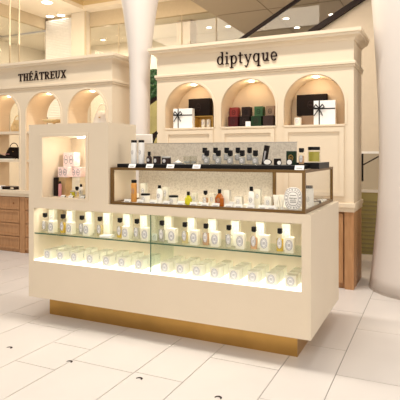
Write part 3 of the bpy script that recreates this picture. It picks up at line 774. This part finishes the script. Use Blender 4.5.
# middle niche: two tiers of cube boxes
tier = [('dark_red','deep burgundy',234.5),('black_card','near black',246),('dark_green','dark green',257.5),('dark_brown','dark brown',269.5)]
for mt, nm, p in tier:
    pn(mk_box('candle_box', .118, .11, .118, mt, (.5,.028,.036), ink='dark_brown', paper=mt), p, 5.455, ZN, f'{nm} cube box in the lower tier of the middle niche', 'box', 'lower tier of dark boxes in the middle niche')
tier = [('red','red',236),('dark_brown','brown black',248),('green','green',260.7),('taupe','taupe',272.2)]
m = MB(); m.box(-.285, .285, -.05, .05, 0, .118); o = m.build('riser', 'dark_brown', bev=.002, seg=1); o.location = (wx(253, 5.585), 5.59, ZN); tag(o, 'long dark riser behind the lower dark boxes in the middle niche', 'riser')
for mt, nm, p in tier:
    pn(mk_box('candle_box', .102, .09, .120, mt, (.5,.024,.03), ink='black', paper=mt), p-1, 5.587, ZN+.1185, f'{nm} box in the upper tier of the middle niche', 'box', 'upper tier of boxes in the middle niche')
def mk_smallcard():
    r = empty('sign_card'); m = MB(); m.box(-.03, .03, 0, .003, 0, .055); m.build('card', 'white_card', r); m = MB(); m.box(-.02, .02, .003, .022, 0, .006); m.build('foot', 'white_card', r); return r
pn(mk_smallcard, 248, 5.36, ZN, 'small white card before the dark boxes of the middle niche', 'card')
# right niche
pn(mk_gift(.225, .10, .255), 325, 5.42, ZN, 'white gift box with black ribbon bow in the right niche', 'gift box', rz=.08)
pn(mk_box('brown_carton', .22, .06, .115, 'taupe'), 312, 5.60, ZN, 'brown carton under the black presentation box in the right niche', 'box')
pn(mk_panelbox(.335, .075, .235), 312.2, 5.605, ZN+.1155, 'black presentation box behind the ribboned white box, right niche', 'box')
def mk_votive():
    r = empty('candle'); m = MB(); m.lathe([(.036,0),(.039,.004),(.040,.084),(.038,.086)], n=24); m.build('candle_body', 'cream_box', r)
    oval_label(r, .045, .018, .024, -.041, 'soft_ink')
    m = MB(); m.lathe([(.0015,.086),(.0015,.096)], n=6); m.build('wick', 'black', r); return r
pn(mk_votive, 297.8, 5.46, ZN, 'small cream candle at the left of the right niche', 'candle')

# ---- goods in the open left cabinet
def mk_cap_hat():
    r = empty('straw_hat'); m = MB(); m.lathe([(.155,0),(.165,.008),(.160,.018),(.12,.022),(.085,.026),(.080,.06),(.06,.075),(.01,.078)], n=32); m.build('hat_body', 'straw', r, smooth=True); return r
def mk_dish():
    r = empty('round_tray'); m = MB(); m.lathe([(.11,0),(.15,.012),(.155,.040),(.148,.040),(.14,.016),(.02,.014)], n=32); m.build('tray_body', 'straw', r, smooth=True)
    m = MB(); m.lathe([(.05,-.12),(.02,-.11),(.02,0)], n=16); m.build('stem', 'straw', r); return r
def pt(maker, px_, Y, z, label, cat, rz=0):
    o = maker(); o.location = (wx(px_, Y), Y, z); o.rotation_euler = (0,0,rz); return tag(o, label, cat)
ZTS = 1.7255
pt(mk_dish, 54, 5.56, ZTS+.1215, 'round straw tray on a short stem in the second arch', 'tray')
def mk_bag(mat='leather_white'):
    def f():
        r = empty('handbag'); m = MB(); A = []
        for z, w, d in ((0,.11,.05),(.05,.125,.055),(.11,.10,.04),(.16,.07,.018)):
            A.append([m.bm.verts.new((w*math.copysign(abs(math.cos(2*PI*k/20))**.7, math.cos(2*PI*k/20)), d*math.sin(2*PI*k/20), z+.010*math.sin(k*2.1))) for k in range(20)])
        for P, Q in zip(A, A[1:]):
            for k in range(20): m.bm.faces.new((P[k], P[(k+1)%20], Q[(k+1)%20], Q[k]))
        m.bm.faces.new(A[0][::-1]); m.bm.faces.new(A[-1]); m.build('bag_body', mat, r, smooth=True)
        m = MB(); n = 12
        for k in range(n):
            a, b_ = PI*k/n, PI*(k+1)/n
            m.tube((.06*math.cos(a), 0, .15+.08*math.sin(a)), (.06*math.cos(b_), 0, .15+.08*math.sin(b_)), .006, 6)
        m.build('handle', mat, r)
        m = MB(); m.lathe([(.010, .10), (.012,.104), (.010,.108)], 0, -.048, 10); m.build('clasp', 'gold', r); return r
    return f
pt(mk_bag(), 102, 5.56, ZTS+.017, 'soft white handbag with gold clasp in the third arch', 'handbag').scale = (1.2, 1.2, 1.45)
pt(mk_bag('straw'), 17.5, 5.56, ZTS+.012, 'tan handbag on the upper shelf of the first arch', 'handbag')
def mk_shoe():
    r = empty('shoe'); m = MB(); P = [(-.12,.07,.028),(-.06,.05,.030),(0,.034,.034),(.06,.03,.040),(.11,.022,.030)]
    A = []
    for x, h, w in P:
        A.append([m.bm.verts.new((x, w*math.cos(2*PI*k/14), .012+h*.5+h*.5*math.sin(2*PI*k/14))) for k in range(14)])
    for a, b_ in zip(A, A[1:]):
        for k in range(14): m.bm.faces.new((a[k], a[(k+1)%14], b_[(k+1)%14], b_[k]))
    m.bm.faces.new(A[0][::-1]); m.bm.faces.new(A[-1]); m.build('upper', 'black_card', r, smooth=True)
    m = MB(); m.box(-.12, .11, -.03, .03, 0, .012); m.build('sole', 'cream_box', r)
    m = MB(); m.box(-.06, .02, -.033, .033, .075, .083); m.build('strap', 'pink_purse', r); return r
pt(mk_bag('black_card'), 14.0, 5.55, 1.3325, 'dark handbag on the lower shelf of the first arch', 'handbag', rz=.5)
pt(mk_shoe, 7.0, 5.40, 1.3205, 'dark shoe standing left of the dark handbag', 'shoe', rz=.3)
def mk_basket():
    r = empty('tray_stand'); m = MB(); m.box(-.13,.13,-.08,.08,.03,.042); m.build('tray_body', 'dark_brown', r, bev=.003)
    for x in (-.11,.11):
        m = MB(); m.box(x-.008,x+.008,-.07,.07,0,.03); m.build('leg', 'dark_brown', r)
    return r
pt(mk_basket, 12, 5.46, .885, 'low dark tray on the worktop in the first arch', 'tray')
pt(mk_box('white_carton', .09, .09, .05, 'white_card'), 1, 5.42, .885, 'low white box on the worktop at the far left', 'box')

# ------------------------------------------------------------------ COLUMNS
def column(x, y, prof, lab):
    m = MB(); n = 48; Rn = []
    for r, z in prof: Rn.append([m.bm.verts.new((r*math.cos(2*PI*k/n), r*math.sin(2*PI*k/n), z)) for k in range(n)])
    for A, B_ in zip(Rn, Rn[1:]):
        for k in range(n): m.bm.faces.new((A[k], A[(k+1)%n], B_[(k+1)%n], B_[k]))
    m.bm.faces.new(Rn[0][::-1]); m.bm.faces.new(Rn[-1])
    r = thing('column', lab, 'column', (x, y, 0))
    m.build('shaft', 'column_white', r, smooth=True)
    m = MB(); m.lathe([(prof[0][0]+.006, .001), (prof[0][0]+.006, .014)], n=48); m.build('base_ring', 'steel', r)
def prof(rb, rw, rt, h, zb=1.1, zt=1.6):
    P = []
    for k in range(41):
        z = .014+(h-.014)*k/40
        r = rw
        if z < zb: r = rw+(rb-rw)*((zb-z)/zb)**1.6
        if z > zt: r = rw+(rt-rw)*((z-zt)/(h-zt))**1.5
        P.append((r, z))
    return P
column(-.12, 5.64, prof(.52, .42, .74, 5.49, 1.3, 1.5), 'massive white column with flared foot at the right edge, beside the right cabinet')
column(wx(139.8, 5.5), 5.5, prof(.20, .131, .78, 5.6, 1.2, 2.42), 'slender white column widening upwards between the two arched cabinets')

# ------------------------------------------------------------------ BACKGROUND
ZC1 = 7.327; YW = 17.0; XL = -15.436
# ceiling with coffer recess
hx0, hx1, hy0, hy1 = -13.05, -5.98, 11.0, 16.5
b = MB(); b.box(XL-.3, hx0, 6.5, 20, ZC1, ZC1+.15); b.box(hx0, -5.85, hy1, 20, ZC1, ZC1+.15); b.box(hx0, -5.85, 6.5, hy0, ZC1, ZC1+.15)
struct(b, 'ceiling', 'ceiling_w')
b = MB(); H2 = ZC1+.9
b.box(hx0-.05, hx0, hy0, hy1, ZC1+.15, H2); b.box(hx0, hx1, hy1, hy1+.05, ZC1+.15, H2); b.box(hx0, hx1, hy0-.05, hy0, ZC1+.15, H2); b.box(hx0-.05, hx1, hy0-.05, hy1+.05, H2, H2+.05)
struct(b, 'trim_1', 'coffer')
# lower ceiling on the right
b = MB(); b.box(-5.85, 6, 6.5, 20, 5.5, 5.7); b.box(-5.9, -5.85, 6.5, 20, 5.5, ZC1+.2); sl = struct(b, 'ceiling_right', 'slab'); sl.name = 'ceiling.001'
b = MB()
for y in (13.6, 16.0): b.box(-5.8, 2, y, y+.02, 5.492, 5.4995)
for x in (-4.3, -2.3): b.box(x, x+.02, 6.6, 16.9, 5.492, 5.4995)
struct(b, 'trim_2', 'slab_joint')
# back wall (shop fronts)
b = MB(); b.box(XL, -5.9, YW, YW+.15, 6.72, ZC1); b.box(XL-.15, XL, 6.5, YW+.15, 6.86, ZC1); struct(b, 'wall_back', 'fascia')
b = MB(); b.box(XL-.15, XL, 6.5, YW+.15, 0, 2.6); b.box(-11.0, -5.9, YW, YW+.15, 0, .3); b.box(-14, -13.45, YW+.01, YW+.15, 0, 6.72); struct(b, 'wall_left', 'far_wall')
b = MB(); b.box(-13.86, -13.08, YW-.25, YW-.02, 0, ZC1-.01); pil = struct(b, 'trim_3', 'far_wall')
b = MB(); b.box(-13.16, -13.08, YW-.27, YW-.25, 0, ZC1-.01); struct(b, 'trim_4', 'fascia')
b = MB(); b.box(XL, XL+.07, YW-.07, YW, 0, ZC1); struct(b, 'trim_5', 'slab_joint')
# slatted light panel
bl = thing('slatted_blind', 'white slatted blind filling the wall bay beside the far pillar', 'blind', (-14.6, YW-.1, 3))
b = MB(); b.box(-.78, .72, 0, .03, 0, 4.2); b.build('backing', 'blind', bl)
b = MB()
for k in range(60):
    z = k*.07; b.prism([(-.022, z), (-.030, z+.004), (0, z+.06), (0, z+.05)], -.78, .72, 'x')
b.build('slats', 'blind', bl)
# glass shop fronts
def shopfront(n, x0, x1, z0, z1, y, nx):
    w_ = b = MB(); b.box(x0, x1, y, y+.02, z0, z1); g_ = b.build(f'window_{n}', 'shop_glass'); g_['kind'] = 'structure'
    m = MB()
    for k in range(nx+1):
        x = x0+(x1-x0)*k/nx; m.box(x-.014, x+.014, y-.03, y, z0, z1)
    m.box(x0, x1, y-.03, y, z0+(z1-z0)*.62, z0+(z1-z0)*.62+.02)
    m.build('window_frame', 'fascia', g_)
shopfront(1, -13.08, -5.9, .3, 6.72, YW+.03, 5)
b = MB(); b.box(-.01, .01, 0, 10.3, 0, 4.26); o = b.build('window_2', 'shop_glass'); o.location = (XL-.03, 6.6, 2.6); o['kind'] = 'structure'
# interiors behind the glass
b = MB(); b.box(-18.5, -5.9, YW+3.2, YW+3.3, 0, 7.3); b.box(-18.6, -18.5, 6.5, YW+3.3, 0, 7.3); b.box(-18.5, -5.9, YW+.2, YW+3.2, 6.75, 6.85); b.box(-18.5, XL-.2, 6.5, YW+.2, 6.9, 7.0)
struct(b, 'wall_far', 'shop_inside').name = 'wall_back.001'
b = MB()
for x in (-17.2, -12.2, -10.4, -8.6): b.box(x, x+.9, YW+3.0, YW+3.15, 3.3, 6.3)
struct(b, 'trim_6', 'blind')
b = MB(); b.box(-9.4, -8.8, YW+.8, YW+1.4, 0, 6.74); struct(b, 'trim_7', 'rose_wall')
b = MB(); b.box(-8.3, -6.9, YW+.9, YW+1.0, 5.15, 5.45); struct(b, 'trim_8', 'fascia')
# hanging rods
for (px_, lab) in ((9.8,'thin vertical steel rod at the upper left, the left one of two'),(19.2,'thin vertical steel rod at the upper left, the right one of two')):
    b = MB(); b.tube((0,0,2.0),(0,0,7.32),.022,10); o = b.build('hanging_rod', 'fascia'); o.location = (wx(px_, 11), 11, 0); tag(o, lab, 'rod', 'rods at the upper left')
# downlights in ceilings
def lamp(x, y, z, lab, r=.09):
    o = thing('downlight', lab, 'ceiling light', (x, y, z-.02))
    m = MB(); m.lathe([(r, .0), (r*1.25, .006), (r*1.25, .0195)], n=20); m.build('trim_ring', 'ceiling_w', o)
    m = MB(); m.lathe([(r*.9, -.004), (r*.9, -.0005)], n=20); m.build('diffuser', 'ceil_lamp', o)
def fl(px_, py_, z):
    u = (px_-200)/500; v = (py_-154)/500; t_ = (z-1.4)/(-v)
    return ((-S_+u*C_)*t_, (C_+u*S_)*t_)
for px_, py_, z, lab, r in ((47,2,ZC1,'round ceiling downlight at the top edge of the view, upper left',.22),(50,16,ZC1,'round ceiling downlight just above the white slatted blind, left',.18),(61,15,ZC1,'round ceiling downlight just above the white slatted blind, right',.18),
                       (286,18,5.5,'ceiling downlight seen through the escalator glass, left of three',.10),(297,27,5.5,'ceiling downlight seen through the escalator glass, lowest of three',.10),(332,14,5.5,'ceiling downlight seen through the escalator glass, rightmost of three',.10)):
    x, y = fl(px_, py_, z); lamp(x, y, z, lab, r)
for px_, py_, lab in ((112,25,'left of the slender column'),(103,32,'lower, left of the slender column'),(178,17,'right of the slender column'),(209,27,'above the cabinet sign'),(228,26,'nearest the escalator handrail')):
    x, y = fl(px_, py_, 6.75)
    if y > 19.9 or True:
        d = (YW+2.2)/y; z = 1.4+(6.75-1.4)*d; lamp(x*d, YW+2.2, min(6.74, z), 'shop downlight behind the far glass front, '+lab, .12) if y < 20 and y > YW+.4 else lamp(x*d, YW+2.2, z, 'shop pendant light behind the far glass front, '+lab, .12)

# escalator: inclined glass balustrade between dark rails, cladding below
es = thing('escalator', 'escalator rising to the right behind the cabinets with dark handrail and glass side', 'escalator', (-5, 12, 0))
TA = math.tan(math.radians(29.1))
def ez(x, base): return base+(x+7.177)*TA
EX0, EX1 = -8.6, -2.45
def slope(a, c, x0, x1, y0, y1, name, mat, par=es):
    m = MB(); pts = [(x0, ez(x0,a)), (x1, ez(x1,a)), (x1, ez(x1,c)), (x0, ez(x0,c))]
    v = m.prism(pts, y0, y1)
    for q in v: q.co -= Vector((-5, 12, 0))
    return m.build(name, mat, par)
slope(2.78, 2.87, EX0, EX1-.05, 11.96, 12.04, 'handrail', 'dark_rail')
slope(1.90, 2.78, EX0, EX1-.05, 11.995, 12.005, 'glass_balustrade', 'clear_plastic')
slope(1.76, 1.90, EX0, EX1+1.6, 11.94, 12.06, 'skirt', 'dark_rail')
m = MB()
x0, x1 = -6.75, 1.5
m.prism([(x0, ez(x0, 1.76)), (-7.4, .9), (-7.4, .02), (-4.6, .02), (x1, 1.5), (x1, 5.45), (-.65, 5.45)], 12.1, 13.4)
for v in m.bm.verts: v.co -= Vector((-5, 12, 0))
m.build('cladding', 'truss', es)
# olive lit wall at low left seen between the rails and the plant wall above
b = MB(); b.box(-9.9, -6.9, 14.8, 14.9, 0, 3.25); struct(b, 'wall_olive', 'olive').name = 'wall_back.002'
pl = thing('plant_wall', 'tall dark green wall of leaves showing between the slender column and right cabinet', 'plant wall', (-9.2, 15.2, 3.2))
m = MB(); m.box(-.9, .9, .1, .2, 0, 1.2); m.build('panel', 'dark_green', pl)
m = MB()
for k in range(700):
    x, z = random.uniform(-.9, .9), random.uniform(0, 1.2); a = random.uniform(0, 2*PI); s_ = random.uniform(.04, .08)
    p = Vector((x, random.uniform(.02, .09), z)); u = Vector((math.cos(a), random.uniform(-.5,.5), math.sin(a)))*s_; w = Vector((-math.sin(a), random.uniform(-.5,.5), math.cos(a)))*s_*.45
    m.bm.faces.new([m.bm.verts.new(q) for q in (p-u, p+w, p+u, p-w)])
o = m.build('leaves', 'leaf', pl); o['kind'] = 'stuff'

# railing between the right cabinet and the big column
ra = thing('glass_railing', 'glass railing with pale rails beside the right cabinet, olive slatted panel below', 'railing', (-.9, 6.9, 0))
m = MB(); m.box(-1.0, 1.2, -.02, .02, 1.405, 1.435); m.build('top_rail', 'white_card', ra)
m = MB(); m.box(-1.0, 1.2, -.02, .02, .895, .93); m.build('middle_rail', 'white_card', ra)
m = MB(); m.box(.012, .042, -.02, .02, 1.04, 1.405); m.build('dark_post', 'black', ra)
m = MB(); m.box(-1.0, 1.2, -.004, .004, .93, 1.405); m.build('glass_pane', 'clear_plastic', ra)
m = MB(); m.tube((-.02, -.03, 1.22), (.5, -.03, 1.52), .008); m.build('brace', 'dark_rail', ra)
m = MB(); m.box(-1.0, 1.2, 0, .02, .08, .895); sp = m.build('slatted_panel', 'olive', ra)
m = MB()
for k in range(13): m.box(-1.0, 1.2, -.012, 0, .10+k*.055, .122+k*.055)
m.build('slats', 'olive_slat', sp)
m = MB(); m.box(-1.0, 1.2, -.05, .04, 0, .08); m.build('kerb', 'cream_box', ra)
# wall behind railing
b = MB(); b.box(-3.0, 3.2, 9.0, 9.1, 0, 1.42); struct(b, 'wall_right', 'slab')

# ------------------------------------------------------------------ LIGHT
w = bpy.data.worlds.new('world'); scn.world = w; w.use_nodes = True
bg = w.node_tree.nodes['Background']; bg.inputs[0].default_value = (1, .93, .86, 1); bg.inputs[1].default_value = .40
def area(x, y, z, sx, sy, e, col=(1,.88,.72), tgt=None):
    l = bpy.data.lights.new('area', 'AREA'); l.shape = 'RECTANGLE'; l.size = sx; l.size_y = sy; l.energy = e; l.color = col
    o = bpy.data.objects.new('ceiling_or_fill_light', l); C.objects.link(o); o.location = (x, y, z)
    if tgt: o.rotation_euler = (Vector(tgt)-Vector((x,y,z))).to_track_quat('-Z','Y').to_euler()
    return o
def point(x, y, z, e, col=(1,.80,.55), r=.03):
    l = bpy.data.lights.new('point', 'POINT'); l.energy = e; l.color = col; l.shadow_soft_size = r
    o = bpy.data.objects.new('lamp_light', l); C.objects.link(o); o.location = (x, y, z); return o
for lx, le in ((-3.9, 55), (-2.7, 85), (-1.5, 85), (-.4, 38)): area(lx, 3.6, 6.0, .9, .35, le, (1,.94,.86))
area(-1.0, -2.5, 3.6, 4.0, 1.8, 130, (1,.92,.83), tgt=(-2.2, 4.0, 1.0))  # added fill behind the camera for the upright fronts, no ceiling fitting
area(3.4, 1.8, 2.6, 1.6, 1.2, 60, (1,.92,.83), tgt=(-1.0, 3.8, .6))  # added fill from the right, brightens the counter's end face, no real fitting
area(-11, 12.5, 4.6, 5, 4, 170, (1,.93,.82), tgt=(-11.01, 12.5, 7))  # added unseen uplight that lifts the far ceiling, no fitting there
area(-10, 12.5, 7.2, 6, 4, 520); area(-3, 9.5, 5.4, 5, 2, 170); area(-13.5, YW+1.6, 6.6, 5, .8, 180); area(-17, 13, 6.8, 2, 6, 330)
for c in AR: point(c, dy0+.13, 2.18, .9)
for c in AT: point(c, ty0+.15, 2.18, .8)
point(-2.72, 3.44, 1.49, 1.5, (1,.95,.86))
area(-2.54, 3.335, .932, 1.1, .02, 1.45, (1,.97,.84), tgt=(-2.54, 3.45, .5)); area(-1.38, 3.335, .932, 1.1, .02, 1.45, (1,.97,.84), tgt=(-1.38, 3.45, .5))
area(-1.56, 3.335, 1.270, 1.5, .012, 1.3, (1,.90,.70), tgt=(-1.56, 3.50, 1.0))

scn.view_settings.view_transform = 'Standard'; scn.view_settings.look = 'None'; scn.view_settings.gamma = 1
scn.view_settings.use_curve_mapping = False; scn.view_settings.exposure = 0.22
